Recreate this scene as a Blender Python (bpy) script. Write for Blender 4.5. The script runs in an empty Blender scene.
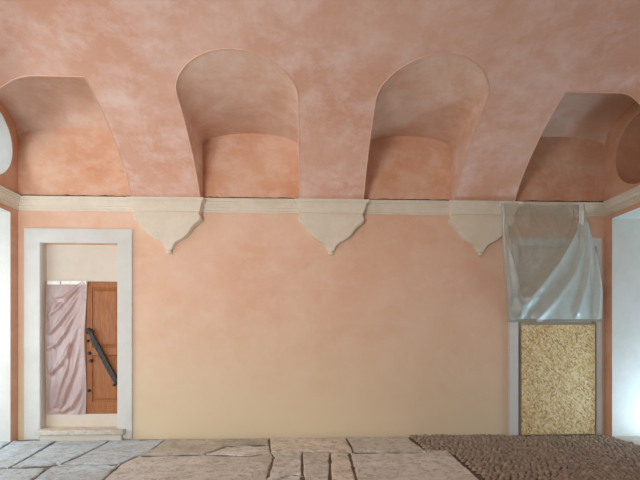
import bpy, bmesh, math, random
from mathutils import Vector, Matrix, noise
random.seed(7)
C = bpy.context.scene.collection
SC = bpy.context.scene

# ------------------------------------------------------------------ camera, world, lights, exposure
F_PX, CAM_D, EYE, YAW, HZ = 427.0, 6.8, 1.51, math.radians(2.0), 342.0
cd = bpy.data.cameras.new('camera'); cam = bpy.data.objects.new('camera', cd); C.objects.link(cam)
cd.sensor_width = 36.0; cd.lens = F_PX/640*36; cd.shift_y = (HZ-240)/640; cd.clip_start = .05
cam.location = (0, -CAM_D, EYE); cam.rotation_euler = (math.radians(90), 0, -YAW)
SC.camera = cam
SC.view_settings.view_transform = 'Standard'; SC.view_settings.look = 'None'
SC.view_settings.gamma = 1.0; SC.view_settings.use_curve_mapping = False
SC.view_settings.exposure = 0.0
W = bpy.data.worlds.new('sky'); SC.world = W; W.use_nodes = True
bg = W.node_tree.nodes['Background']; bg.inputs[0].default_value = (.86, .94, 1, 1); bg.inputs[1].default_value = .88

def area(name, loc, aim, sx, sy, power, col, spread=180):
    l = bpy.data.lights.new(name, 'AREA'); l.shape = 'RECTANGLE'; l.size = sx; l.size_y = sy
    l.energy = power; l.color = col; l.spread = math.radians(spread)
    o = bpy.data.objects.new(name, l); C.objects.link(o); o.location = loc
    o.rotation_euler = (Vector(aim)-Vector(loc)).to_track_quat('-Z', 'Z').to_euler()
    return o
area('daylight_front', (-3.2, -9.3, 2.3), (-3.0, -1, 3.9), 2.4, 1.7, 188, (1, 1, .98), 125)
area('daylight_left', (-5.5, -1.4, 1.7), (-2, -1.0, 1.9), 2.2, 3.0, 58, (.96, 1, 1.04))
area('daylight_left_oculus', (-5.55, -1.2, 4.5), (-4.55, -.2, 4.25), .8, .8, 13, (.96, 1, 1.04))
area('daylight_right_ground', (6.15, -.75, .12), (3.2, -.35, 3.6), .9, .8, 50, (.66, .90, 1.08))

# ------------------------------------------------------------------ helpers
def ray(px, py):
    u = (px-320)/F_PX; v = (HZ-py)/F_PX
    return math.sin(YAW)+u*math.cos(YAW), math.cos(YAW)-u*math.sin(YAW), v
def at(px, py, s=0.0):            # point of the place at distance s in front of the back wall
    d = ray(px, py); t = (CAM_D-s)/d[1]
    return Vector((d[0]*t, -s, EYE+d[2]*t))
def on_floor(px, py):
    d = ray(px, py); t = -EYE/d[2]
    return Vector((d[0]*t, -CAM_D+d[1]*t, 0))

def link(name, bm, mats, parent=None, smooth=None):
    me = bpy.data.meshes.new(name)
    bmesh.ops.recalc_face_normals(bm, faces=bm.faces[:]) if smooth != 'keep' else None
    bm.to_mesh(me); bm.free()
    o = bpy.data.objects.new(name, me); C.objects.link(o)
    for m in (mats if isinstance(mats, (list, tuple)) else [mats]): me.materials.append(m)
    if smooth is not None:
        for p in me.polygons: p.use_smooth = True
        if isinstance(smooth, (int, float)):
            me.set_sharp_from_angle(angle=math.radians(smooth))
    if parent: o.parent = parent
    return o
def tag(o, label=None, cat=None, group=None, kind=None):
    if label: o['label'] = label
    if cat: o['category'] = cat
    if group: o['group'] = group
    if kind: o['kind'] = kind
    return o
def empty(name, loc):
    o = bpy.data.objects.new(name, None); C.objects.link(o); o.location = loc; o.empty_display_size = .2
    return o
def box(bm, x0, x1, y0, y1, z0, z1, bev=0):
    r = bmesh.ops.create_cube(bm, size=1, matrix=Matrix.Translation(((x0+x1)/2, (y0+y1)/2, (z0+z1)/2)) @ Matrix.Diagonal((x1-x0, y1-y0, z1-z0, 1)))
    if bev:
        es = list({e for v in r['verts'] for e in v.link_edges})
        bmesh.ops.bevel(bm, geom=es, offset=bev, segments=2, affect='EDGES', profile=.6)
def boxbm(*a, **k):
    bm = bmesh.new(); box(bm, *a, **k); return bm
def tube(bm, pts, r, n=8, caps=True):
    rings = []
    for i, p in enumerate(pts):
        p = Vector(p); a = Vector(pts[max(i-1, 0)]); b = Vector(pts[min(i+1, len(pts)-1)])
        t = (b-a).normalized(); up = Vector((0, 1, 0)) if abs(t.y) < .9 else Vector((0, 0, 1))
        q = t.cross(up).normalized(); w = q.cross(t)
        rr = r[i] if isinstance(r, (list, tuple)) else r
        rings.append([bm.verts.new(p+rr*(math.cos(2*math.pi*k/n)*q+math.sin(2*math.pi*k/n)*w)) for k in range(n)])
    for A, B in zip(rings, rings[1:]):
        for k in range(n): bm.faces.new((A[k], A[(k+1) % n], B[(k+1) % n], B[k]))
    if caps: bm.faces.new(rings[0]); bm.faces.new(rings[-1][::-1])
def cut(o, cutters):              # boolean difference with plain solids, applied
    for i, bm in enumerate(cutters):
        c = link('cutter', bm, []); m = o.modifiers.new('b', 'BOOLEAN'); m.operation = 'DIFFERENCE'; m.solver = 'EXACT'; m.object = c
    bpy.context.view_layer.update()
    me = bpy.data.meshes.new_from_object(o.evaluated_get(bpy.context.evaluated_depsgraph_get()))
    cs = [m.object for m in o.modifiers]; o.modifiers.clear(); o.data = me
    for c in cs: bpy.data.objects.remove(c)
    return o
def cyl_x(x0, x1, y, z, r, n=64):
    bm = bmesh.new()
    bmesh.ops.create_cone(bm, cap_ends=True, segments=n, radius1=r, radius2=r, depth=x1-x0,
                          matrix=Matrix.Translation(((x0+x1)/2, y, z)) @ Matrix.Rotation(math.pi/2, 4, 'Y'))
    return bm

# ------------------------------------------------------------------ materials
def s2l(c):
    return tuple(((v/255)/12.92 if v/255 <= .04045 else ((v/255+.055)/1.055)**2.4) for v in c) + (1,)
class NT:
    def __init__(s, name, rough=.8):
        s.m = bpy.data.materials.new(name); s.m.use_nodes = True; s.t = s.m.node_tree
        s.b = s.t.nodes['Principled BSDF']; s.b.inputs['Roughness'].default_value = rough
        s.co = s.t.nodes.new('ShaderNodeTexCoord').outputs['Object']
    def n(s, typ, **k):
        n = s.t.nodes.new(typ)
        for a, v in k.items(): setattr(n, a, v)
        return n
    def l(s, a, b): s.t.links.new(a, b)
    def mapping(s, scale=(1, 1, 1), rot=(0, 0, 0), loc=(0, 0, 0), src=None):
        m = s.n('ShaderNodeMapping'); m.inputs['Scale'].default_value = scale; m.inputs['Rotation'].default_value = rot; m.inputs['Location'].default_value = loc
        s.l(src or s.co, m.inputs[0]); return m.outputs[0]
    def noise(s, scale, detail=5, rough=.6, co=None, dist=0):
        n = s.n('ShaderNodeTexNoise'); n.inputs['Scale'].default_value = scale; n.inputs['Detail'].default_value = detail
        n.inputs['Roughness'].default_value = rough; n.inputs['Distortion'].default_value = dist
        s.l(co or s.co, n.inputs['Vector']); return n.outputs['Fac']
    def ramp(s, fac, stops, interp='LINEAR'):
        r = s.n('ShaderNodeValToRGB'); e = r.color_ramp.elements; r.color_ramp.interpolation = interp
        while len(e) < len(stops): e.new(.5)
        for q, (p, c) in zip(e, stops): q.position = p; q.color = c if len(c) == 4 else s2l(c)
        s.l(fac, r.inputs[0]); return r.outputs[0]
    def mix(s, f, a, b, mode='MIX'):
        m = s.n('ShaderNodeMix', data_type='RGBA', blend_type=mode)
        for i, v in ((0, f), (6, a), (7, b)):
            if isinstance(v, (int, float)): m.inputs[i].default_value = v
            elif isinstance(v, tuple): m.inputs[i].default_value = v if len(v) == 4 else s2l(v)
            else: s.l(v, m.inputs[i])
        return m.outputs[2]
    def math(s, op, a, b=0, c=0):
        m = s.n('ShaderNodeMath', operation=op)
        for i, v in enumerate((a, b, c)):
            if isinstance(v, (int, float)): m.inputs[i].default_value = v
            else: s.l(v, m.inputs[i])
        return m.outputs[0]
    def axis(s, i):
        x = s.n('ShaderNodeSeparateXYZ'); s.l(s.co, x.inputs[0]); return x.outputs[i]
    def color(s, c): s.l(c, s.b.inputs['Base Color'])
    def bump(s, h, strength=.3, dist=.01):
        b = s.n('ShaderNodeBump'); b.inputs['Strength'].default_value = strength; b.inputs['Distance'].default_value = dist
        s.l(h, b.inputs['Height']); s.l(b.outputs[0], s.b.inputs['Normal'])

def plaster(name, base, dark, pale, big=.9, base_tint=None, blotch=.75):
    k = NT(name, .92); k.b.inputs['Specular IOR Level'].default_value = .15
    n1 = k.noise(big, 7, .68, dist=.3)
    n2 = k.noise(big*3.1, 7, .72, co=k.mapping((1, 1, 1.5), loc=(3, 7, 2)), dist=.15)
    n4 = k.noise(big*1.7, 6, .7, co=k.mapping((1.6, 1.6, 1), rot=(.3, .5, .2), loc=(11, 5, 9)), dist=.35)
    n3 = k.noise(26, 4, .7)
    c = k.mix(k.ramp(n1, [(.38, (0, 0, 0, 1)), (.62, (1, 1, 1, 1))]), base, dark)
    c = k.mix(k.math('MULTIPLY', k.ramp(n2, [(.44, (0, 0, 0, 1)), (.66, (1, 1, 1, 1))]), blotch), c, pale)
    c = k.mix(k.math('MULTIPLY', k.ramp(n4, [(.50, (0, 0, 0, 1)), (.74, (1, 1, 1, 1))]), .6), c, dark)
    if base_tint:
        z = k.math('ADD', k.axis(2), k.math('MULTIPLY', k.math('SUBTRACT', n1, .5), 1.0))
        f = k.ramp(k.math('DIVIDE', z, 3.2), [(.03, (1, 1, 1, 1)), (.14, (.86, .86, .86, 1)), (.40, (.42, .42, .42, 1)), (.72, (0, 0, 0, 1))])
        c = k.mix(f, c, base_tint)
    c = k.mix(k.math('MULTIPLY', n3, .16), c, pale, 'SOFT_LIGHT')
    k.color(c)
    k.bump(k.math('ADD', k.math('MULTIPLY', n2, .7), k.math('MULTIPLY', n3, .3)), .22, .012)
    return k.m
M = {}
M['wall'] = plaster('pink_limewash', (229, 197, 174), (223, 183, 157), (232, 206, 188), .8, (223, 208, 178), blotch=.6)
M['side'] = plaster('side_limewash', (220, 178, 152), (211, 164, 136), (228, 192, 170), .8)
M['lunette'] = plaster('orange_limewash', (226, 185, 159), (216, 163, 131), (234, 206, 187), .9)
M['vault'] = plaster('vault_limewash', (223, 187, 169), (213, 166, 142), (233, 210, 203), .75)
M['soffit'] = plaster('recess_limewash', (227, 197, 178), (218, 176, 152), (236, 214, 202), .9)
M['arris'] = plaster('worn_edge', (224, 190, 170), (218, 180, 158), (232, 206, 190), 2)
M['cream'] = plaster('cream_stucco', (226, 218, 203), (216, 206, 186), (232, 226, 214), 1.6, blotch=.4)
M['white'] = plaster('white_plaster', (214, 217, 214), (206, 208, 203), (222, 225, 222), 1.4, blotch=.4)
M['panel'] = plaster('ivory_plaster', (216, 208, 196), (210, 200, 186), (222, 214, 202), 1.4, blotch=.4)
M['stone'] = plaster('step_stone', (206, 202, 190), (186, 178, 166), (222, 220, 210), 4)

def flag_mat():
    k = NT('flagstone', .55); k.b.inputs['Specular IOR Level'].default_value = .5
    at_ = k.n('ShaderNodeVertexColor'); at_.layer_name = 'tint'
    n1 = k.noise(1.6, 8, .7, dist=1.0); n2 = k.noise(9, 7, .74, dist=.6); n3 = k.noise(60, 3, .7); n5 = k.noise(3.2, 6, .7, co=k.mapping(loc=(4, 8, 1)), dist=.6)
    c = k.ramp(n1, [(.32, (208, 204, 196)), (.5, (236, 234, 228)), (.66, (248, 248, 246))])
    c = k.mix(1.0, c, at_.outputs['Color'], 'MULTIPLY')
    c = k.mix(k.math('MULTIPLY', k.ramp(n2, [(.49, (0, 0, 0, 1)), (.60, (1, 1, 1, 1))]), .52), c, (142, 130, 112))
    c = k.mix(k.math('MULTIPLY', k.ramp(n5, [(.52, (0, 0, 0, 1)), (.62, (1, 1, 1, 1))]), .35), c, (186, 182, 160))
    k.color(c)
    k.bump(k.math('ADD', k.math('ADD', n2, k.math('MULTIPLY', n5, .8)), k.math('MULTIPLY', n3, .2)), .8, .045)
    return k.m
M['flag'] = flag_mat()
def simple(name, col, rough=.6, metal=0, var=.25, scale=12, bump=.15):
    k = NT(name, rough); k.b.inputs['Metallic'].default_value = metal
    n = k.noise(scale, 5, .65)
    d = tuple(v*(1-var) for v in col); p = tuple(min(255, v*(1+var)) for v in col)
    k.color(k.ramp(n, [(.3, d), (.7, p)])); k.bump(n, bump, .006)
    return k.m
M['gap_line'] = simple('dark_gap_line', (104, 80, 64), .95, var=.3, scale=30)
M['mortar'] = simple('joint_earth', (112, 100, 86), .95, var=.3, scale=30)
M['iron'] = simple('dark_iron', (62, 58, 58), .55, .6, .3, 22)
M['tape'] = simple('white_tape', (234, 234, 228), .5, 0, .06, 9, .05)
M['ground'] = simple('courtyard_gravel', (196, 192, 184), .9, 0, .1, 5)

def cobble_mat():
    k = NT('river_cobble', .7)
    at_ = k.n('ShaderNodeVertexColor'); at_.layer_name = 'tint'
    n = k.noise(40, 4, .6)
    k.color(k.mix(.5, at_.outputs['Color'], k.ramp(n, [(.3, (132, 118, 102)), (.7, (178, 164, 146))]), 'MIX'))
    k.bump(n, .3, .004); return k.m
M['cobble'] = cobble_mat()
def wood_mat():
    k = NT('varnished_wood', .42)
    n1 = k.noise(5, 6, .6, co=k.mapping((9, 9, .9)), dist=1.2); n2 = k.noise(60, 3, .6, co=k.mapping((4, 4, .25)))
    c = k.ramp(n1, [(.25, (130, 74, 36)), (.5, (160, 98, 50)), (.78, (186, 126, 70))])
    c = k.mix(k.math('MULTIPLY', n2, .28), c, (124, 72, 36))
    k.color(c); k.bump(n2, .12, .003); return k.m
M['wood'] = wood_mat()
def osb_mat():
    k = NT('strand_board', .6)
    col = None
    for i, (rot, sc) in enumerate(((.35, (22, 1, 60)), (-.55, (24, 1, 64)), (1.2, (20, 1, 58)), (2.2, (26, 1, 70)))):
        v = k.n('ShaderNodeTexVoronoi'); v.inputs['Scale'].default_value = 1
        wob = k.n('ShaderNodeMapping'); wob.inputs['Rotation'].default_value = (0, rot, 0); wob.inputs['Location'].default_value = (i*3.1, 0, i*1.7)
        k.l(k.co, wob.inputs[0]); sca = k.mapping(sc, src=wob.outputs[0])
        k.l(sca, v.inputs['Vector'])
        sp = k.n('ShaderNodeSeparateColor'); k.l(v.outputs['Color'], sp.inputs[0])
        c = k.ramp(sp.outputs[0], [(0, (150, 114, 66)), (.2, (200, 168, 108)), (.55, (226, 204, 148)), (.9, (240, 226, 182)), (1, (248, 238, 210))])
        if col is None: col = c
        else: col = k.mix(k.math('GREATER_THAN', sp.outputs[1], .62), col, c)
    n = k.noise(3, 4, .6)
    col = k.mix(k.math('MULTIPLY', n, .3), col, (196, 160, 96))
    k.color(col); k.bump(col, .3, .003); return k.m
M['osb'] = osb_mat()
def plastic_mat(name, tint, clear, gloss=.07):
    k = NT(name); t = k.t; t.nodes.remove(k.b)
    tr = k.n('ShaderNodeBsdfTransparent'); tr.inputs[0].default_value = (.96, .97, .97, 1)
    di = k.n('ShaderNodeBsdfDiffuse'); di.inputs[0].default_value = s2l(tint)
    tl = k.n('ShaderNodeBsdfTranslucent'); tl.inputs[0].default_value = s2l(tint)
    gl = k.n('ShaderNodeBsdfGlossy'); gl.inputs['Roughness'].default_value = .38; gl.inputs[0].default_value = (.9, .92, .95, 1)
    n = k.noise(9, 5, .7, dist=1.5)
    bp = k.n('ShaderNodeBump'); bp.inputs['Strength'].default_value = .35; bp.inputs['Distance'].default_value = .02; k.l(n, bp.inputs['Height'])
    for q in (di, tl, gl): k.l(bp.outputs[0], q.inputs['Normal'])
    def ms(f, a, b):
        m = k.n('ShaderNodeMixShader')
        if isinstance(f, float): m.inputs[0].default_value = f
        else: k.l(f, m.inputs[0])
        k.l(a.outputs[0], m.inputs[1]); k.l(b.outputs[0], m.inputs[2]); return m
    out = ms(gloss, ms(k.math('ADD', clear-.12, k.math('MULTIPLY', n, .24)), ms(.42, di, tl), tr), gl)
    k.l(out.outputs[0], t.nodes['Material Output'].inputs[0]); return k.m
M['film_pink'] = plastic_mat('pinkish_film', (234, 214, 216), .53, .13)
M['film_fold'] = plastic_mat('milky_film_fold', (226, 238, 234), .42, .10)
M['film'] = plastic_mat('milky_film', (206, 208, 192), .60)

# ------------------------------------------------------------------ dimensions of the room
XL, XR, SPR, OFF, DEPTH, TH = -4.46, 4.88, 3.715, .19, 8.4, .6
# bays cut in the vault: x range, depth, springing, crown rise
BAYS = [dict(x0=XL, x1=-2.64, d=1.58, zs=4.70, h=.14, hb=.36, corner=1),
        dict(x0=-1.61, x1=-.085, zs=4.61, h=.205, corner=0),
        dict(x0=.905, x1=2.335, zs=4.61, h=.205, corner=0),
        dict(x0=3.29, x1=XR, d=1.52, zs=4.70, h=.14, hb=.36, corner=1)]
PROF = [(0, 0), (.2, .25), (.41, .44), (.61, .585), (.8, .71), (1.02, .825), (1.3, .945), (1.7, 1.08), (2.2, 1.20), (2.8, 1.28), (3.35, 1.30), (9, 1.30)]
def prof(s):
    s = max(0, s-OFF)
    for i in range(len(PROF)-1):
        a, b = PROF[i], PROF[i+1]
        if s <= b[0]:
            def sl(j):
                if j <= 0: return 1.45
                if j >= len(PROF)-2: return 0
                return (PROF[j+1][1]-PROF[j-1][1])/(PROF[j+1][0]-PROF[j-1][0])
            h = b[0]-a[0]; t = (s-a[0])/h
            return (2*t**3-3*t*t+1)*a[1]+(t**3-2*t*t+t)*h*sl(i)+(-2*t**3+3*t*t)*b[1]+(t**3-t*t)*h*sl(i+1)
    return 1.30
def main_z(x, s):
    sx = min(x-XL, XR-x); sy = min(s, DEPTH-s)
    a, b = prof(OFF+(1.6 if x < 0 else 2.3)*(sx-OFF)), prof(sy); k = .10
    h = max(k-abs(a-b), 0)/k
    return SPR + min(a, b) - h*h*k/4*min(1, min(a, b)/.4)
def arch(t, zs, h, n): return zs + h*max(0, 1-abs(t)**n)**(1/n)
def bay_z(B, x, s):
    t = 2*(x-B['x0'])/(B['x1']-B['x0'])-1
    za = arch(t, B['zs'], B['h'], 2.3 if B['corner'] else 2.0)
    if B['corner']: za = max(za, arch(2*s/B['d']-1, B['zs'], B['hb'], 2.2))
    return za
def bay_end(B, x):
    if B['corner']: return B['d']
    z = bay_z(B, x, 0); lo, hi = OFF, 3.2
    for _ in range(40):
        m = (lo+hi)/2
        if main_z(x, m) < z: lo = m
        else: hi = m
    return lo

# ------------------------------------------------------------------ vaulted ceiling
def build_ceiling():
    bm = bmesh.new(); N2, N1 = 60, 22
    def inner(f): f.material_index = 1
    arrises = []
    spans = []
    xs = XL
    for B in BAYS:
        if B['x0'] > xs+1e-6: spans.append((None, xs, B['x0']))
        spans.append((B, B['x0'], B['x1'])); xs = B['x1']
    for B, x0, x1 in spans:
        n = 40 if B else 14
        cols = []
        for i in range(n+1):
            t = i/n
            if B and not B['corner']: t = (1-math.cos(math.pi*t))/2
            cols.append(x0+(x1-x0)*t)
        prevM = prevL = None
        edge = []
        for x in cols:
            s0 = bay_end(B, x) if B else OFF
            # main vault strip (stops at the vault's own springing line along the side walls)
            xm = min(max(x, XL+OFF), XR-OFF)
            colM = []
            for j in range(N2+1):
                q = j/N2; q = q**1.5
                s = s0+(DEPTH-OFF-s0)*q
                colM.append(bm.verts.new((xm, -s, main_z(xm, s))))
            if prevM:
                for j in range(N2):
                    if (colM[j].co-prevM[j].co).length > 1e-6 or (colM[j+1].co-prevM[j+1].co).length > 1e-6:
                        bm.faces.new((prevM[j], colM[j], colM[j+1], prevM[j+1]))
            if B:
                colL = [bm.verts.new((x, -s0*j/N1, bay_z(B, x, s0*j/N1))) for j in range(N1+1)]
                if prevL:
                    for j in range(N1): inner(bm.faces.new((prevL[j], colL[j], colL[j+1], prevL[j+1])))
                    if B['corner']:       # upright cheek between bay and side vault
                        inner(bm.faces.new((prevL[-1], colL[-1], colM[0], prevM[0])))
                prevL = colL
                edge.append(colM[0].co.copy())
            prevM = colM
        if B:
            jam = {}
            for xe in ((x0, x1) if not B['corner'] else ((x1,) if x0 == XL else (x0,))):
                se = bay_end(B, xe); ze = bay_z(B, xe, 0)
                low = [Vector((xe, -(OFF+(se-OFF)*j/24), main_z(xe, OFF+(se-OFF)*j/24))) for j in range(25)]
                top = [Vector((xe, p.y, max(p.z, bay_z(B, xe, -p.y)))) for p in low]
                vl = [bm.verts.new(p) for p in low]; vt = [bm.verts.new(p) for p in top]
                for j in range(24): inner(bm.faces.new((vl[j], vl[j+1], vt[j+1], vt[j])))
                w0 = bm.verts.new((xe, 0, SPR-.05)); w1 = bm.verts.new((xe, 0, bay_z(B, xe, 0))); l0 = bm.verts.new((xe, -OFF, SPR-.05))
                inner(bm.faces.new((w0, l0, vl[0], vt[0], w1)))
                jam[xe] = low
            if not B['corner']: path = jam[x0]+edge[1:-1]+jam[x1][::-1]
            elif x0 == XL: path = [p for p in edge if p.x > XL+OFF+.01]+jam[x1][::-1]
            else: path = jam[x0]+[p for p in edge if p.x < XR-OFF-.01]
            arrises.append(path)
    o = link('ceiling', bm, [M['vault'], M['soffit']], smooth=32)
    tag(o, 'pink limewashed vault with arched recesses above the cornice', 'ceiling', kind='structure')
    bm = bmesh.new()
    for p in arrises: tube(bm, p, .009, 6)
    tag(link('trim_1', bm, M['arris'], smooth=60), 'pale worn edges around the arched vault recesses', 'trim', kind='structure')
build_ceiling()

# ------------------------------------------------------------------ walls
D0 = dict(x0=-4.105, x1=-2.93, z0=.16, z1=3.055, d=.17)      # door recess
N0 = dict(x0=3.44, x1=4.73, z0=0, z1=3.06, d=.10)            # boarded doorway
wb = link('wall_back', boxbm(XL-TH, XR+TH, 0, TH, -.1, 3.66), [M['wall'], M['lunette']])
cut(wb, [boxbm(D0['x0'], D0['x1'], -.2, D0['d'], D0['z0'], D0['z1']), boxbm(N0['x0'], N0['x1'], -.2, N0['d'], -.02, N0['z1'])])
bm = bmesh.new(); bm.from_mesh(wb.data)
b0 = len(bm.faces); box(bm, XL-TH, XR+TH, 0, TH, 3.66, 5.4); bm.faces.ensure_lookup_table()
for f in bm.faces[b0:]: f.material_index = 1
bm.to_mesh(wb.data); bm.free()
tag(wb, 'long pink plastered back wall yellowing towards the floor', 'wall', kind='structure')
OC_L = (-.66, 4.42, .53); OC_R = (-.76, 4.35, .51)
OPEN_Z = 3.475
wl = link('wall_left', boxbm(XL-TH, XL, -DEPTH, 0, -.1, 5.4), [M['side'], M['white']])
cut(wl, [boxbm(XL-1, XL+.2, -2.5, -.175, 0, OPEN_Z), boxbm(XL-1, XL+.2, -5.6, -3.4, 0, OPEN_Z), cyl_x(XL-1, XL+.3, OC_L[0], OC_L[1], OC_L[2])])
wr = link('wall_right', boxbm(XR, XR+TH, -DEPTH, 0, -.1, 5.4), [M['side'], M['white']])
cut(wr, [boxbm(XR-.2, XR+1, -2.5, -.175, 0, OPEN_Z), cyl_x(XR-.3, XR+.52, OC_R[0], OC_R[1], OC_R[2])])
for o, X in ((wl, XL), (wr, XR)):
    for p in o.data.polygons:
        c = p.center; inside = (X-TH-.01 < c.x < X-.005) if X < 0 else (X+.005 < c.x < X+TH+.01)
        if inside and c.z < OPEN_Z+.01: p.material_index = 1
    if X < 0:
        for p in o.data.polygons:
            if X-TH+.01 < p.center.x < X-.01 and p.center.z > 3.7 and p.center.y > -1.5: p.material_index = 1
tag(wl, 'left side wall with tall white opening and round opening above', 'wall', kind='structure')
tag(wr, 'right side wall with tall white opening and blind round recess above', 'wall', kind='structure')
wf = link('wall_front', boxbm(XL-TH, XR+TH, -DEPTH-TH, -DEPTH, -.1, 5.4), M['side'])
cut(wf, [boxbm(a, a+2.3, -DEPTH-1, -DEPTH+.3, 0, 3.4) for a in (-4.1, -1.0, 2.1)])
tag(wf, 'front wall behind the viewpoint with three openings', 'wall', kind='structure')
tag(link('ceiling_slab', boxbm(XL-TH, XR+TH, -DEPTH-TH, TH, 5.4, 5.6), M['white']), 'unseen slab added above the vault to keep skylight out', 'ceiling', kind='structure')  # out of view, added so no sky light leaks in past the vault

# ------------------------------------------------------------------ cornice
CPROF = [(.0, 3.555), (.016, 3.555), (.018, 3.572), (.034, 3.576), (.034, 3.604), (.048, 3.610), (.050, 3.622), (.068, 3.638), (.084, 3.650),
         (.084, 3.662), (.100, 3.666), (.102, 3.684), (.116, 3.688), (.120, 3.698), (.0, 3.702)]
def cornice():
    bm = bmesh.new(); rings = []
    for o, z in CPROF:
        z = 3.552+(z-3.555)*(3.752-3.552)/(3.702-3.555)
        rings.append([bm.verts.new(p) for p in ((XL+o, -DEPTH, z), (XL+o, -o, z), (XR-o, -o, z), (XR-o, -DEPTH, z))])
    for A, B in zip(rings, rings[1:]):
        for i in range(3): bm.faces.new((A[i], A[i+1], B[i+1], B[i]))
    tag(link('trim_2', bm, M['cream'], smooth=25), 'cream moulded cornice running round the walls under the vault', 'cornice', kind='structure')
cornice()
def crack(x0, x1, sd):            # irregular dark strip along the joint of plaster and cornice
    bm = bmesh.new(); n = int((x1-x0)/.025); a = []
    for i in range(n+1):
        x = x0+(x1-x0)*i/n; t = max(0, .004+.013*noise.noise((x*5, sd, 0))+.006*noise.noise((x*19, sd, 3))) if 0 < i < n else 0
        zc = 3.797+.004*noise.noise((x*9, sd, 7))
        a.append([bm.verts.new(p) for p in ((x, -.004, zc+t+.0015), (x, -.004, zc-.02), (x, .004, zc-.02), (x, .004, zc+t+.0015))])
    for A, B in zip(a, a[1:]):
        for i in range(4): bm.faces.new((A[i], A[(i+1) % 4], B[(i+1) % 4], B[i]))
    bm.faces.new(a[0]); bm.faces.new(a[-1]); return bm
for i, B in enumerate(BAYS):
    tag(link('trim_%d' % (8+i), crack(B['x0']+.01, B['x1']-.01, i*5.0), M['gap_line']), 'dark joint along the cornice top in the %s arched recess' % ('first', 'second', 'third', 'fourth')[i], 'joint', kind='structure')

# ------------------------------------------------------------------ corbels under the vault
SIL = [(w*.01546, 1.51+(342-y)/427*(6.60+.15*max(0, (y-218)/34))) for w, y in
       ((31, 213.2), (32.4, 214.8), (33.2, 216.6), (33.2, 219), (31.6, 221), (28.6, 223.4), (26, 226), (24, 228.4), (22.2, 231.3), (19.8, 234.8), (16.6, 237.8),
        (12.5, 240.2), (8.8, 242.2), (6.1, 244.6), (4.4, 247.5), (3.6, 250.4))]
def corbel(xc, label):
    t = tag(empty('corbel', (xc, 0, SPR)), label, 'corbel', 'cream corbels hanging under the vault')
    bm = bmesh.new(); rings = []
    for o, z in ((.0, 0), (.008, .02), (.010, .17), (.022, .20), (.038, .40), (.042, .46), (.064, .74), (.074, .80), (.098, .86), (.104, .99), (0, 1)):
        z = 3.478+z*.234
        w = .478+o*.92; d = .145+o
        if z > 3.711: w, d = .57, .24
        rings.append([bm.verts.new(p) for p in ((-w, .02, z-SPR), (-w, -d, z-SPR), (w, -d, z-SPR), (w, .02, z-SPR))])
    for A, B in zip(rings, rings[1:]):
        for i in range(4): bm.faces.new((A[i], A[(i+1) % 4], B[(i+1) % 4], B[i]))
    bm.faces.new(rings[0]); bm.faces.new(rings[-1])
    link('moulded_block', bm, M['cream'], t, smooth=25)
    bm = bmesh.new(); rings = []
    for w, z in SIL:
        d = .05+.115*min(1, max(0, (z-2.93)/.5))**.7
        e = min(.014, w*.3)
        rings.append([bm.verts.new(p) for p in ((-w, .02, z-SPR), (-w, -d+e, z-SPR), (-w+e, -d, z-SPR), (w-e, -d, z-SPR), (w, -d+e, z-SPR), (w, .02, z-SPR))])
    for A, B in zip(rings, rings[1:]):
        for i in range(6): bm.faces.new((A[i], A[(i+1) % 6], B[(i+1) % 6], B[i]))
    bm.faces.new(rings[0]); bm.faces.new(rings[-1])
    link('pendant', bm, M['cream'], t, smooth=40)
    bm = bmesh.new()
    prof_ = [(.006, .025), (.034, .020), (.036, .004), (.022, -.006), (.034, -.018), (.040, -.036), (.030, -.054), (.008, -.064)]
    rings = [[bm.verts.new((r*1.2*math.cos(2*math.pi*k/14), -.034+r*math.sin(2*math.pi*k/14), 2.945+z*.9-SPR)) for k in range(14)] for r, z in prof_]
    for A, B in zip(rings, rings[1:]):
        for i in range(14): bm.faces.new((A[i], A[(i+1) % 14], B[(i+1) % 14], B[i]))
    bm.faces.new(rings[0]); bm.faces.new(rings[-1])
    link('finial', bm, M['cream'], t, smooth=50)
corbel(-2.125, 'cream stucco corbel nearest the wooden door, above its right side')
corbel(.41, 'middle cream stucco corbel, with bare pink wall on both sides')
corbel(2.812, 'cream stucco corbel partly covered by the hanging plastic sheet')

# ------------------------------------------------------------------ door on the left
def surround(name, x0, x1, z1, ix0, ix1, iz1, proj, label):
    bm = bmesh.new()
    outer = [(x0, 0), (x0, z1), (x1, z1), (x1, 0)]; inner = [(ix0, 0), (ix0, iz1), (ix1, iz1), (ix1, 0)]
    vs = {}
    for nm, pts in (('o', outer), ('i', inner)):
        for y in (.01, -proj): vs[nm, y] = [bm.verts.new((x, y, z)) for x, z in pts]
    for i in range(3):
        bm.faces.new((vs['o', -proj][i], vs['o', -proj][i+1], vs['i', -proj][i+1], vs['i', -proj][i]))
        bm.faces.new((vs['o', .01][i], vs['o', .01][i+1], vs['o', -proj][i+1], vs['o', -proj][i]))
        bm.faces.new((vs['i', .01][i], vs['i', .01][i+1], vs['i', -proj][i+1], vs['i', -proj][i]))
        bm.faces.new((vs['o', .01][i], vs['o', .01][i+1], vs['i', .01][i+1], vs['i', .01][i]))
    for i in (0, 3): bm.faces.new((vs['o', -proj][i], vs['i', -proj][i], vs['i', .01][i], vs['o', .01][i]))
    bmesh.ops.recalc_face_normals(bm, faces=bm.faces[:])
    es = [e for e in bm.edges if all(abs(v.co.y+proj) < 1e-5 for v in e.verts) and len(e.link_faces) == 2 and any(abs(f.normal.y) < .5 for f in e.link_faces)]
    bmesh.ops.bevel(bm, geom=es, offset=.008, segments=2, affect='EDGES')
    tag(link(name, bm, M['white']), label, 'door surround', kind='structure')
surround('trim_3', -4.352, -2.70, 3.275, D0['x0'], D0['x1'], D0['z1'], .035, 'broad white plaster surround around the wooden door')
YD = D0['d']
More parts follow.
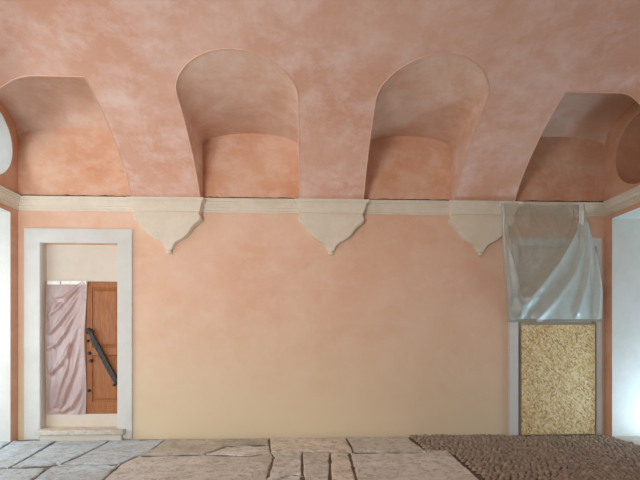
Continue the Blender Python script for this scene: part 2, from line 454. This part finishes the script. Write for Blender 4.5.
bm = bmesh.new()
box(bm, D0['x0'], D0['x1'], YD-.045, YD+.01, 2.475, D0['z1'])         # panel over the door
box(bm, D0['x0'], D0['x1'], YD-.05, YD+.01, .16, .365, .006)          # sill under the door
for f in bm.faces: f.material_index = 0
box(bm, D0['x0']+.0, D0['x0']+.005, 0, YD, .16, D0['z1'])
tag(link('trim_4', bm, M['panel']), 'ivory panel above and sill below the wooden door', 'trim', kind='structure')

DX0, DX1, DZ0, DZ1 = D0['x0']+.012, D0['x1']-.006, .365, 2.475
door = tag(empty('door_1', ((DX0+DX1)/2, YD, DZ0)), 'double-leaf wooden panelled door in a white plaster surround', 'door', kind='structure')
def leaf(x0, x1, flip):
    o = door.location; y0, y1 = YD-.035, YD+.015
    bm = bmesh.new(); sw = .085 if not flip else .085
    rails = [(DZ0, DZ0+.19), (1.30, 1.42), (DZ1-.095, DZ1)]
    box(bm, x0, x0+sw, y0, y1, DZ0, DZ1, .004); box(bm, x1-.04, x1, y0, y1, DZ0, DZ1, .004)
    for a, b in rails: box(bm, x0+sw-.002, x1-.038, y0+.001, y1, a, b, .004)
    bmesh.ops.translate(bm, verts=bm.verts[:], vec=-o)
    lf = link('door_leaf', bm, M['wood'], door)
    for a, b in ((DZ0+.19, 1.30), (1.42, DZ1-.095)):
        bm = bmesh.new()
        px0, px1 = x0+sw, x1-.04
        def rect(i, y): return [bm.verts.new(p) for p in ((px0+i, y, a+i), (px1-i, y, a+i), (px1-i, y, b-i), (px0+i, y, b-i))]
        rr = [rect(-.004, y0+.006), rect(.012, y0+.02), rect(.022, y0+.022), rect(.06, y0+.006)]
        for A, B in zip(rr, rr[1:]):
            for i in range(4): bm.faces.new((A[i], A[(i+1) % 4], B[(i+1) % 4], B[i]))
        bm.faces.new(rr[-1])
        bmesh.ops.translate(bm, verts=bm.verts[:], vec=-o)
        link('panel', bm, M['wood'], lf)
    return lf
XM = at(86.5, 350, -.14).x
leaf(DX0, XM-.003, 0)
rl = leaf(XM+.003, DX1, 1)
for px, py, r in ((88.3, 341, .020), (89.6, 353.2, .026), (91.2, 360.8, .026), (89.4, 390.5, .022)):
    p = at(px, py, -.13); bm = bmesh.new()
    pr = [(.001, -.045), (r*.7, -.043), (r, -.032), (r*.95, -.022), (r*.5, -.014), (r*.5, -.004), (r*1.1, -.002), (r*1.1, .006)]
    rings = [[bm.verts.new((p.x+q*math.cos(2*math.pi*k/14), YD-.035+y, p.z+q*math.sin(2*math.pi*k/14))) for k in range(14)] for q, y in pr]
    for A, B in zip(rings, rings[1:]):
        for i in range(14): bm.faces.new((A[i], A[(i+1) % 14], B[(i+1) % 14], B[i]))
    bm.faces.new(rings[0]); bm.faces.new(rings[-1])
    bmesh.ops.translate(bm, verts=bm.verts[:], vec=-door.location)
    k = link('knob', bm, M['iron'], rl, smooth=40); k['label'] = 'small dark iron knob'

# slanting iron bar in front of the right leaf
def iron_bar():
    P = [at(x, y, -.075) for x, y in ((87.6, 329.5), (89.6, 331), (91.6, 335), (93, 339.5), (97, 346.5), (102, 356), (108, 367), (113.5, 377), (116.6, 382))]
    Wd = [.030, .040, .036, .046, .046, .046, .046, .046, .044]
    root = tag(empty('iron_bar', P[-1]), 'dark iron bar slanting down across the wooden door leaf', 'iron bar')
    bm = bmesh.new(); rings = []
    for i, p in enumerate(P):
        a, b = P[max(0, i-1)], P[min(len(P)-1, i+1)]; t = (b-a).normalized(); nrm = Vector((t.z, 0, -t.x))
        w = Wd[i]; y = Vector((0, .012, 0))
        rings.append([bm.verts.new(p+nrm*w*sx+y*sy-P[-1]) for sx, sy in ((-1, .6), (-.8, -1), (.8, -1), (1, .6), (.9, 1), (-.9, 1))])
    for A, B in zip(rings, rings[1:]):
        for i in range(6): bm.faces.new((A[i], A[(i+1) % 6], B[(i+1) % 6], B[i]))
    bm.faces.new(rings[0]); bm.faces.new(rings[-1])
    link('shaft', bm, M['iron'], root)
    bm = bmesh.new()
    pts = [at(x, y, -.08)-P[-1] for x, y in ((90.5, 333), (88.5, 328.8), (86.8, 329.6), (86.6, 332), (87.6, 333.4))]
    tube(bm, pts, [.03, .03, .026, .022, .016], 8)
    link('hook', bm, M['iron'], root, smooth=50)
    bm = bmesh.new()
    pts = [at(x, y, -.085)-P[-1] for x, y in ((116.2, 380.5), (115.8, 383.6), (113.6, 385.3), (112.6, 384.9))]
    tube(bm, pts, [.028, .026, .02, .012], 8)
    link('foot_catch', bm, M['iron'], root, smooth=50)
    for (x, y) in ((91.5, 336.5), (104.5, 360.7)):
        bm = bmesh.new(); p = at(x, y, -.06)-P[-1]; tube(bm, [p, p+Vector((0, .06, 0))], .018, 10)
        link('mounting_pin', bm, M['iron'], root)
iron_bar()

# step under the door
bm = bmesh.new()
box(bm, at(44, 430).x, at(124, 430).x, -.10, .02, -.02, .085, .006)
tag(link('trim_5', bm, M['panel']), 'cream plinth under the worn door step', 'trim', kind='structure')
bm = bmesh.new()
n = 26; x0, x1 = at(34, 430, .15).x, at(122.5, 430, .15).x
top = []; bot = []
for i in range(n+1):
    x = x0+(x1-x0)*i/n; e = .012*noise.noise((x*3, 1, 0))+.008*noise.noise((x*11, 4, 0)); c = .03*max(0, abs(2*i/n-1)-.9)*10
    top.append([bm.verts.new((x, y, .16+.006*noise.noise((x*4, y*8, 3)))) for y in (YD-.06, 0, -.10, -.155-e+c)]+[bm.verts.new((x, -.17-e+c, .148))])
    bot.append([bm.verts.new((x, -.165-e*1.3+c, .100)), bm.verts.new((x, -.15-e+c, .085)), bm.verts.new((x, YD-.06, .085))])
for i in range(n):
    A = top[i]+bot[i]; B = top[i+1]+bot[i+1]
    for j in range(len(A)): bm.faces.new((A[j], A[(j+1) % len(A)], B[(j+1) % len(A)], B[j]))
bm.faces.new(top[0]+bot[0]); bm.faces.new(top[-1]+bot[-1])
tag(link('door_step', bm, M['stone'], smooth=35), 'worn pale stone step slab at the foot of the wooden door', 'step', kind='structure')

# ------------------------------------------------------------------ plastic sheet over the door's left leaf
def film(name, fn, nu, nv, mat, parent, origin):
    bm = bmesh.new(); g = [[bm.verts.new(fn(i/nu, j/nv)-origin) for i in range(nu+1)] for j in range(nv+1)]
    for j in range(nv):
        for i in range(nu): bm.faces.new((g[j][i], g[j][i+1], g[j+1][i+1], g[j+1][i]))
    return link(name, bm, mat, parent, smooth=180)
def ridge(d, w): return math.exp(-(d/w)**2)
def door_film():
    A, B = at(47.5, 281.5, -.12), at(87.5, 414.3, -.12)
    root = tag(empty('plastic_sheet', Vector(((A.x+B.x)/2, -.1+.2, B.z))), 'pinkish translucent plastic sheet taped over the left leaf of the wooden door', 'plastic sheet')
    FOLDS = [([(.88, .0), (.62, .10), (.34, .19), (.05, .26)], .016, .030), ([(.95, .01), (.66, .18), (.38, .30), (.12, .38)], .022, .034),
             ([(.98, .02), (.80, .20), (.55, .36), (.25, .47), (.05, .50)], .020, .036), ([(1.0, .03), (.90, .25), (.72, .43), (.42, .60), (.15, .68)], .022, .036),
             ([(.90, .02), (.45, .13), (.20, .14)], .012, .024), ([(.97, .15), (.90, .45), (.72, .66), (.50, .82), (.40, .93)], .022, .034),
             ([(.62, .48), (.52, .66), (.30, .84), (.22, .93)], .016, .028), ([(1.0, .40), (.97, .62), (.88, .80), (.66, .93), (.40, .97)], .024, .036),
             ([(.22, .52), (.16, .72), (.10, .95)], .012, .026), ([(.98, .7), (.92, .9), (.8, 1.0)], .014, .026)]
    def fn(u, v):
        x = A.x+(B.x-A.x)*u; z = A.z+(B.z-A.z)*v
        x += .012*math.sin(v*9+1)*(u > .5)*u - .012*math.sin(math.pi*v)*u
        d = 0
        for k, (P, am, w) in enumerate(FOLDS):
            best = 9; qx, qy = u*.62, v*2.08
            for (ua, va), (ub, vb) in zip(P, P[1:]):
                ax, ay, bx, by = ua*.62, va*2.08, ub*.62, vb*2.08; dx, dy = bx-ax, by-ay
                t = max(0, min(1, ((qx-ax)*dx+(qy-ay)*dy)/(dx*dx+dy*dy))); ex, ey = qx-ax-t*dx, qy-ay-t*dy; e = math.hypot(ex, ey)
                if e < abs(best): best = math.copysign(e, ex*dy-ey*dx)
            d += am*(math.exp(-(best/w)**2)*1.2 - .8*math.exp(-((best-1.7*w)/(1.2*w))**2))
        d += .012*noise.noise((u*3.2+v*1.6, v*4.5, 1))+.009*noise.noise((u*9+v*7, v*11, 5))+.004*noise.noise((u*20+v*9, v*26, 8))
        d += .02*ridge(u-.12-.03*math.sin(v*40), .03)*ridge(v-.27, .1)
        d *= .95*(.55+.45)*math.sin(math.pi*min(1, max(0, .06+.9*u)))
        return Vector((x, .085-d-.02*math.sin(math.pi*v), z))
    film('film', fn, 110, 220, M['film_pink'], root, root.location)
    bm = bmesh.new()
    for a, b in ((48, 60.5), (62, 87)):
        p, q = at(a, 281, -.1), at(b, 284.6, -.1)
        box(bm, p.x, q.x, .078, .13, q.z, p.z, .002)
    bmesh.ops.translate(bm, verts=bm.verts[:], vec=-root.location)
    link('tape', bm, M['tape'], root)['label'] = 'white tape along the sheet top'
door_film()

# ------------------------------------------------------------------ boarded doorway on the right
surround('trim_6', 3.285, 4.825, 3.20, N0['x0'], N0['x1'], N0['z1'], .035, 'pale plaster surround of the boarded doorway on the right')
d2 = tag(empty('door_2', ((N0['x0']+N0['x1'])/2, N0['d'], 0)), 'closed pale doorway behind the strand board and plastic sheet', 'door', kind='structure')
bm = boxbm(N0['x0'], N0['x1'], N0['d']-.04, N0['d'], 0, N0['z1']); bmesh.ops.translate(bm, verts=bm.verts[:], vec=-d2.location)
link('door_leaf', bm, M['panel'], d2)
bx0, bx1 = at(520.5, 380, .0).x, at(593.5, 380, .0).x; bz0, bz1 = .018, at(550, 325, .0).z
bd = tag(empty('strand_board', ((bx0+bx1)/2, 0, bz0)), 'tan oriented strand board panel blocking the lower doorway under plastic', 'board')
bm = boxbm(bx0, bx1, -.042, -.02, bz0, bz1, bev=.0015); bmesh.ops.translate(bm, verts=bm.verts[:], vec=-bd.location)
link('panel', bm, M['osb'], bd)
for i in range(2):
    for zf in (.06, .36, .66, .95):
        bm = bmesh.new(); x = (bx0+.03, bx1-.03)[i]; z = bz0+(bz1-bz0)*zf
        tube(bm, [Vector((x, -.0445, z))-bd.location, Vector((x, -.03, z))-bd.location], .006, 8); link('screw', bm, M['iron'], bd)

# plastic sheet hanging from the cornice over the doorway
def niche_film():
    root = tag(empty('plastic_sheet', at(548, 322, .12)), 'milky plastic sheet hanging from the cornice above the strand board', 'plastic sheet')
    o = root.location
    TL, TR, BL, BR = at(501, 203, .285), at(585, 203.5, .16), at(507, 321, .09), at(600.5, 321, .09)
    def px(u, v):      # place on the sheet in metres from its top left
        return u*1.45, v*1.95
    # long curved folds: lists of (u, v)
    folds = [[(.93, .10), (.80, .26), (.58, .50), (.34, .72), (.13, .90)],
             [(.95, .14), (.88, .38), (.74, .60), (.50, .82), (.30, .98)],
             [(.97, .16), (.93, .45), (.86, .70), (.74, .92)],
             [(.03, .02), (.08, .30), (.11, .62), (.14, .95)],
             [(.10, .05), (.22, .30), (.28, .55), (.24, .8)],
             [(.98, .05), (1.0, .4), (.97, .8), (.93, 1)],
             [(.30, .02), (.40, .22), (.38, .45)]]
    amp = [.085, .06, .05, .045, .025, .045, .02]; wid = [.075, .06, .05, .035, .06, .045, .06]
    def dist(u, v, P):
        best = 9; q = px(u, v); sd = 0
        for a, b in zip(P, P[1:]):
            a2, b2 = px(*a), px(*b); dx, dy = b2[0]-a2[0], b2[1]-a2[1]
            t = max(0, min(1, ((q[0]-a2[0])*dx+(q[1]-a2[1])*dy)/(dx*dx+dy*dy)))
            ex, ey = q[0]-a2[0]-t*dx, q[1]-a2[1]-t*dy; e = math.hypot(ex, ey)
            if e < best: best = e; sd = math.copysign(e, ex*dy-ey*dx)
        return sd
    def fn(u, v):
        p = (TL*(1-u)+TR*u)*(1-v)+(BL*(1-u)+BR*u)*v
        sag = .02*math.sin(math.pi*min(1, u*1.0))*(1-v)+.012*abs(math.sin(u*9))*(1-v)**3
        p.z -= sag
        p.x += (.05*math.sin(math.pi*v)**2*(u-.55))
        if u > .85: p.x += .10*ridge(v-.72, .3)*(u-.85)/.15*.6-.02*ridge(v-.15, .15)
        d = 0
        for P, a, w in zip(folds, amp, wid):
            s = dist(u, v, P); ww = w*(.35+.9*v)
            d += a*math.exp(-(s/ww)**2)*min(1, .25+2.2*v)-.4*a*math.exp(-((s+1.5*ww)/(1.3*ww))**2)*min(1, .25+2.2*v)
        d += .022*noise.noise((u*4-v*2, v*3, 2))*min(1, .3+v*2)+.010*noise.noise((u*11-v*6, v*8, 7))
        d += .05*math.sin(math.pi*v)*math.sin(math.pi*u)*.6
        p.y -= .8*d*min(1, v*8+.15)
        e = max(0, (v-.93)/.07); p.y += .02*e; p.z += .012*noise.noise((u*7, 0, 9))*e
        p.y = min(p.y, -.075)
        if p.x < 3.5:              # drapes over the corbel behind it
            p.y = min(p.y, -max(.075, min(.285, .10+(p.z-2.95)*.36)))
        return p
    def along(P, v):
        for (u0, v0), (u1, v1) in zip(P, P[1:]):
            if v <= v1: return u0+(u1-u0)*max(0, (v-v0)/(v1-v0))
        return P[-1][0]
    def lap(lo, hi, v0, v1, off):     # doubled layer of sheet lying on the first, between two fold lines
        def f(a, b):
            v = v0+(v1-v0)*b; u0, u1 = lo(v), max(hi(v), lo(v)+.004)
            p = fn(min(1, max(0, u0+(u1-u0)*a)), v); p.y -= off+.012*math.sin(math.pi*a); return p
        return f
    diag = folds[0]+[(.0, 1.02)]
    layer = film('folded_layer', lap(lambda v: along(diag, v), lambda v: .985, .12, .985, .012), 60, 90, M['film_fold'], root, o)
    film('folded_layer', lap(lambda v: .005+.03*v, lambda v: .03+.16*v-.03*math.sin(v*6), .01, .98, .012), 14, 90, M['film_fold'], root, o)
    film('folded_layer', lap(lambda v: .93-.02*v, lambda v: .998, .06, .98, .026), 12, 90, M['film_fold'], root, o)
    film('folded_layer', lap(lambda v: .05, lambda v: .98, .80, .985, .02), 60, 14, M['film_fold'], root, o)
    film('film', fn, 120, 150, M['film'], root, o)
    bm = bmesh.new()          # rolled hem
    tube(bm, [fn(i/60, 1)-o for i in range(61)], .011, 7); link('hem', bm, M['film'], root, smooth=60)
    bm = bmesh.new()          # gathered knot at the top right
    k = at(581.5, 211, .24)
    for i in range(7):
        a = i*.9; pts = []
        for j in range(7):
            t = j/6; pts.append(k-o+Vector((.035*math.sin(a+t*3)*(.4+t*.6), -.012*math.cos(a+t*4), .10-.30*t+.02*math.sin(a*3))))
        tube(bm, pts, [.012, .016, .02, .013, .016, .013, .006], 6)
    link('knot', bm, M['tape'], root, smooth=60)
    for x0, x1 in ((500.5, 505), (519, 524), (579, 586)):
        bm = bmesh.new(); p, q = at(x0, 202, .29), at(x1, 206, .29)
        y = -(.27 if x0 < 530 else .155) 
        box(bm, p.x, q.x, y-.012, y, q.z, p.z, .002)
        bmesh.ops.translate(bm, verts=bm.verts[:], vec=-o); link('tape', bm, M['tape'], root)
niche_film()

# small blank cover plate low on the wall
a, b = at(415, 399.5), at(426, 406.5)
tag(link('cover_plate', boxbm(a.x, b.x, -.006, .002, b.z, a.z, bev=.003), M['wall']), 'small blank cover plate painted over, low on the pink wall', 'cover plate')

# ------------------------------------------------------------------ floor
SLABS = [
 [(-80, 440.3), (14, 440.3), (0, 449), (-30, 461), (-60, 470), (-150, 474)],
 [(14, 440.3), (57, 440), (32, 455), (10, 467.5), (-60, 470), (-30, 461), (0, 449)],
 [(57, 440), (111, 439), (105, 443), (82, 454.5), (62, 464), (10, 467.5), (32, 455)],
 [(111, 439), (166, 438.6), (152, 449), (137, 455.5), (120, 464), (62, 464), (82, 454.5), (105, 443)],
 [(166, 438.6), (269, 438), (269.6, 445), (245, 444.6), (225, 446.5), (205, 454), (160, 455), (137, 455.5), (152, 449)],
 [(225, 446.5), (245, 444.6), (269.6, 445), (271, 452), (250, 455.5), (205, 454)],
 [(269, 438), (346, 437), (354, 452), (320, 451.5), (271, 452), (269.6, 445)],
 [(346, 437), (407.5, 436.5), (424, 449.2), (428, 452), (354, 452)],
 [(-150, 474), (-60, 470), (10, 467.5), (50, 466.5), (31, 480), (2, 502), (-200, 506)],
 [(50, 466.5), (62, 464), (120, 464), (102, 480), (76, 502), (2, 502), (31, 480)],
 [(120, 464), (137, 455.5), (160, 455), (205, 454), (250, 455.5), (271, 452), (274, 456), (269, 472), (265, 502), (76, 502), (102, 480)],
 [(271, 452), (302, 451.8), (302.5, 474), (290, 474.5), (276, 479), (267.5, 480), (269, 472), (274, 456)],
 [(276, 479), (290, 474.5), (302.5, 474), (304, 502), (265, 502), (267.5, 480)],
 [(302, 451.8), (320, 451.5), (330, 451.6), (330, 478), (331, 502), (304, 502), (302.5, 474)],
 [(330, 451.6), (349, 452), (357, 480), (364, 502), (331, 502), (330, 478)],
 [(349, 452), (354, 452), (428, 452), (424, 449.2), (447, 449.2), (480, 479), (505, 502), (364, 502), (357, 480)]]
def floor():
    polys = [[on_floor(*p) for p in P] for P in SLABS]
    for P in polys:
        for p in P:
            p.y = min(p.y, .05)
    ye = on_floor(300, 502).y
    r2 = random.Random(3); y = ye
    while y > -DEPTH-2:
        h = r2.uniform(.8, 1.15); x = XL-1.2
        while x < 1.9:
            w = r2.uniform(.7, 1.7); x2 = x+w if x+w < 1.5 else 1.95
            polys.append([Vector((x, y, 0)), Vector((x2, y, 0)), Vector((x2, y-h, 0)), Vector((x, y-h, 0))]); x = x2
        y -= h
    bm = bmesh.new(); col = bm.loops.layers.color.new('tint')
    rnd = random.Random(5)
    for P in polys:
        c = sum(P, Vector())/len(P)
        if sum((P[i].x*P[(i+1) % len(P)].y-P[(i+1) % len(P)].x*P[i].y) for i in range(len(P))) < 0: P = P[::-1]
        pts = []
        for i in range(len(P)):
            a, b = P[i], P[(i+1) % len(P)]; L = (b-a).length; m = max(1, int(L/.07)); t = (b-a).normalized() if L > 0 else Vector((1, 0, 0))
            nin = Vector((-t.y, t.x, 0))
            for j in range(m):
                p = a+(b-a)*j/m
                pts.append(p+nin*(1+1.3*abs(nin.y)**3)*(.011+.02*abs(noise.noise((p.x*2.2, p.y*2.2, 1)))+.03*max(0, noise.noise((p.x*7, p.y*7, 2)))))
        tilt = (rnd.uniform(-.006, .006), rnd.uniform(-.008, .008)); dz = rnd.uniform(-.006, .006)
        base = rnd.choice([(1, .98, .94), (.92, .92, .91), (1.06, 1.05, 1.02), (.86, .85, .82), (.98, .99, .99)])
        if c.x < -2.2: base = (.86, .94, 1.04)  # blue cast of skylight on the left slabs, put into their colour
        def zz(p): return dz+tilt[0]*(p.x-c.x)+tilt[1]*(p.y-c.y)
        def inset(d): return [p+(c-p).normalized()*d for p in pts]
        r0 = [bm.verts.new((p.x, p.y, -.05)) for p in pts]
        r1 = [bm.verts.new((p.x, p.y, zz(p)-.012)) for p in pts]
        r2_ = [bm.verts.new((p.x, p.y, zz(p)-.003)) for p in inset(.009)]
        r3 = [bm.verts.new((p.x, p.y, zz(p)+.002*noise.noise(p*3))) for p in inset(.03)]
        fs = []
        for A, B in ((r0, r1), (r1, r2_), (r2_, r3)):
            for i in range(len(A)): fs.append(bm.faces.new((A[i], A[(i+1) % len(A)], B[(i+1) % len(A)], B[i])))
        fs.append(bm.faces.new(r3))
        for f in fs:
            for l in f.loops: l[col] = tuple(min(1, v) for v in base)+(1,)
    b0 = len(bm.faces)
    box(bm, XL-TH-.6, XR+TH+.2, -DEPTH-TH, .45, -.12, -.022); bm.faces.ensure_lookup_table()
    for f in bm.faces[b0:]: f.material_index = 1
    tag(link('floor', bm, [M['flag'], M['mortar']]), 'floor of large worn grey flagstones with open joints', 'floor', kind='structure')
floor()
def cobbles():
    ico = bmesh.new(); bmesh.ops.create_icosphere(ico, subdivisions=2, radius=1)
    keep = [v for v in ico.verts if v.co.z > -.3]; idx = {v.index: i for i, v in enumerate(keep)}
    V = [v.co.copy() for v in keep]; Fc = [[idx[v.index] for v in f.verts] for f in ico.faces if all(v.index in idx for v in f.verts)]; ico.free()
    rnd = random.Random(11); verts = []; faces = []; cols = []
    s = .02; row = 0
    while s < 3.3:
        x = (1.70 if s < .93 else 2.0)+(row % 2)*.03+rnd.uniform(0, .02)
        while x < XR:
            if x < XR-.04 and not (s < .085 and 3.2 < x):
                a = rnd.uniform(.030, .046); b = rnd.uniform(.023, .033); th = rnd.uniform(-.7, .7)+math.pi/2*(rnd.random() < .45); h = rnd.uniform(.024, .040)
                cx, cy = x+rnd.uniform(-.007, .007), -s+rnd.uniform(-.008, .008); cz = -.006+rnd.uniform(-.004, .005)
                ca, sa = math.cos(th), math.sin(th); base = len(verts)
                for v in V:
                    px, py = v.x*a, v.y*b
                    verts.append((cx+px*ca-py*sa, min(cy+px*sa+py*ca, .0), cz+v.z*h))
                faces += [[base+i for i in f] for f in Fc]
                g = rnd.uniform(.75, 1.1); t = rnd.choice(((166, 152, 134), (148, 138, 124), (186, 172, 152), (142, 134, 122), (166, 146, 124)))
                cols += [tuple(v*g for v in s2l(t)[:3])+(1,)]*len(Fc)
            x += rnd.uniform(.062, .082)
        s += .060; row += 1
    me = bpy.data.meshes.new('cobblestones'); me.from_pydata(verts, [], faces)
    ca = me.color_attributes.new('tint', 'FLOAT_COLOR', 'CORNER'); 
    buf = []
    for p, c in zip(me.polygons, cols): buf += list(c)*p.loop_total
    ca.data.foreach_set('color', buf); me.polygons.foreach_set('use_smooth', [True]*len(faces))
    me.materials.append(M['cobble']); o = bpy.data.objects.new('cobblestones', me); C.objects.link(o)
    tag(o, 'small brown rounded cobbles bedded in the floor at right', 'cobbles', kind='stuff')
cobbles()
tag(link('trim_7', boxbm(XR-.03, XR+TH+.1, -2.5, -.175, -.1, .012, bev=.01), M['stone']), 'pale stone threshold of the right opening', 'threshold', kind='structure')
tag(link('ground', boxbm(-30, 30, -40, 12, -.4, -.14), M['ground']), 'pale courtyard ground outside the openings', 'ground', kind='structure')
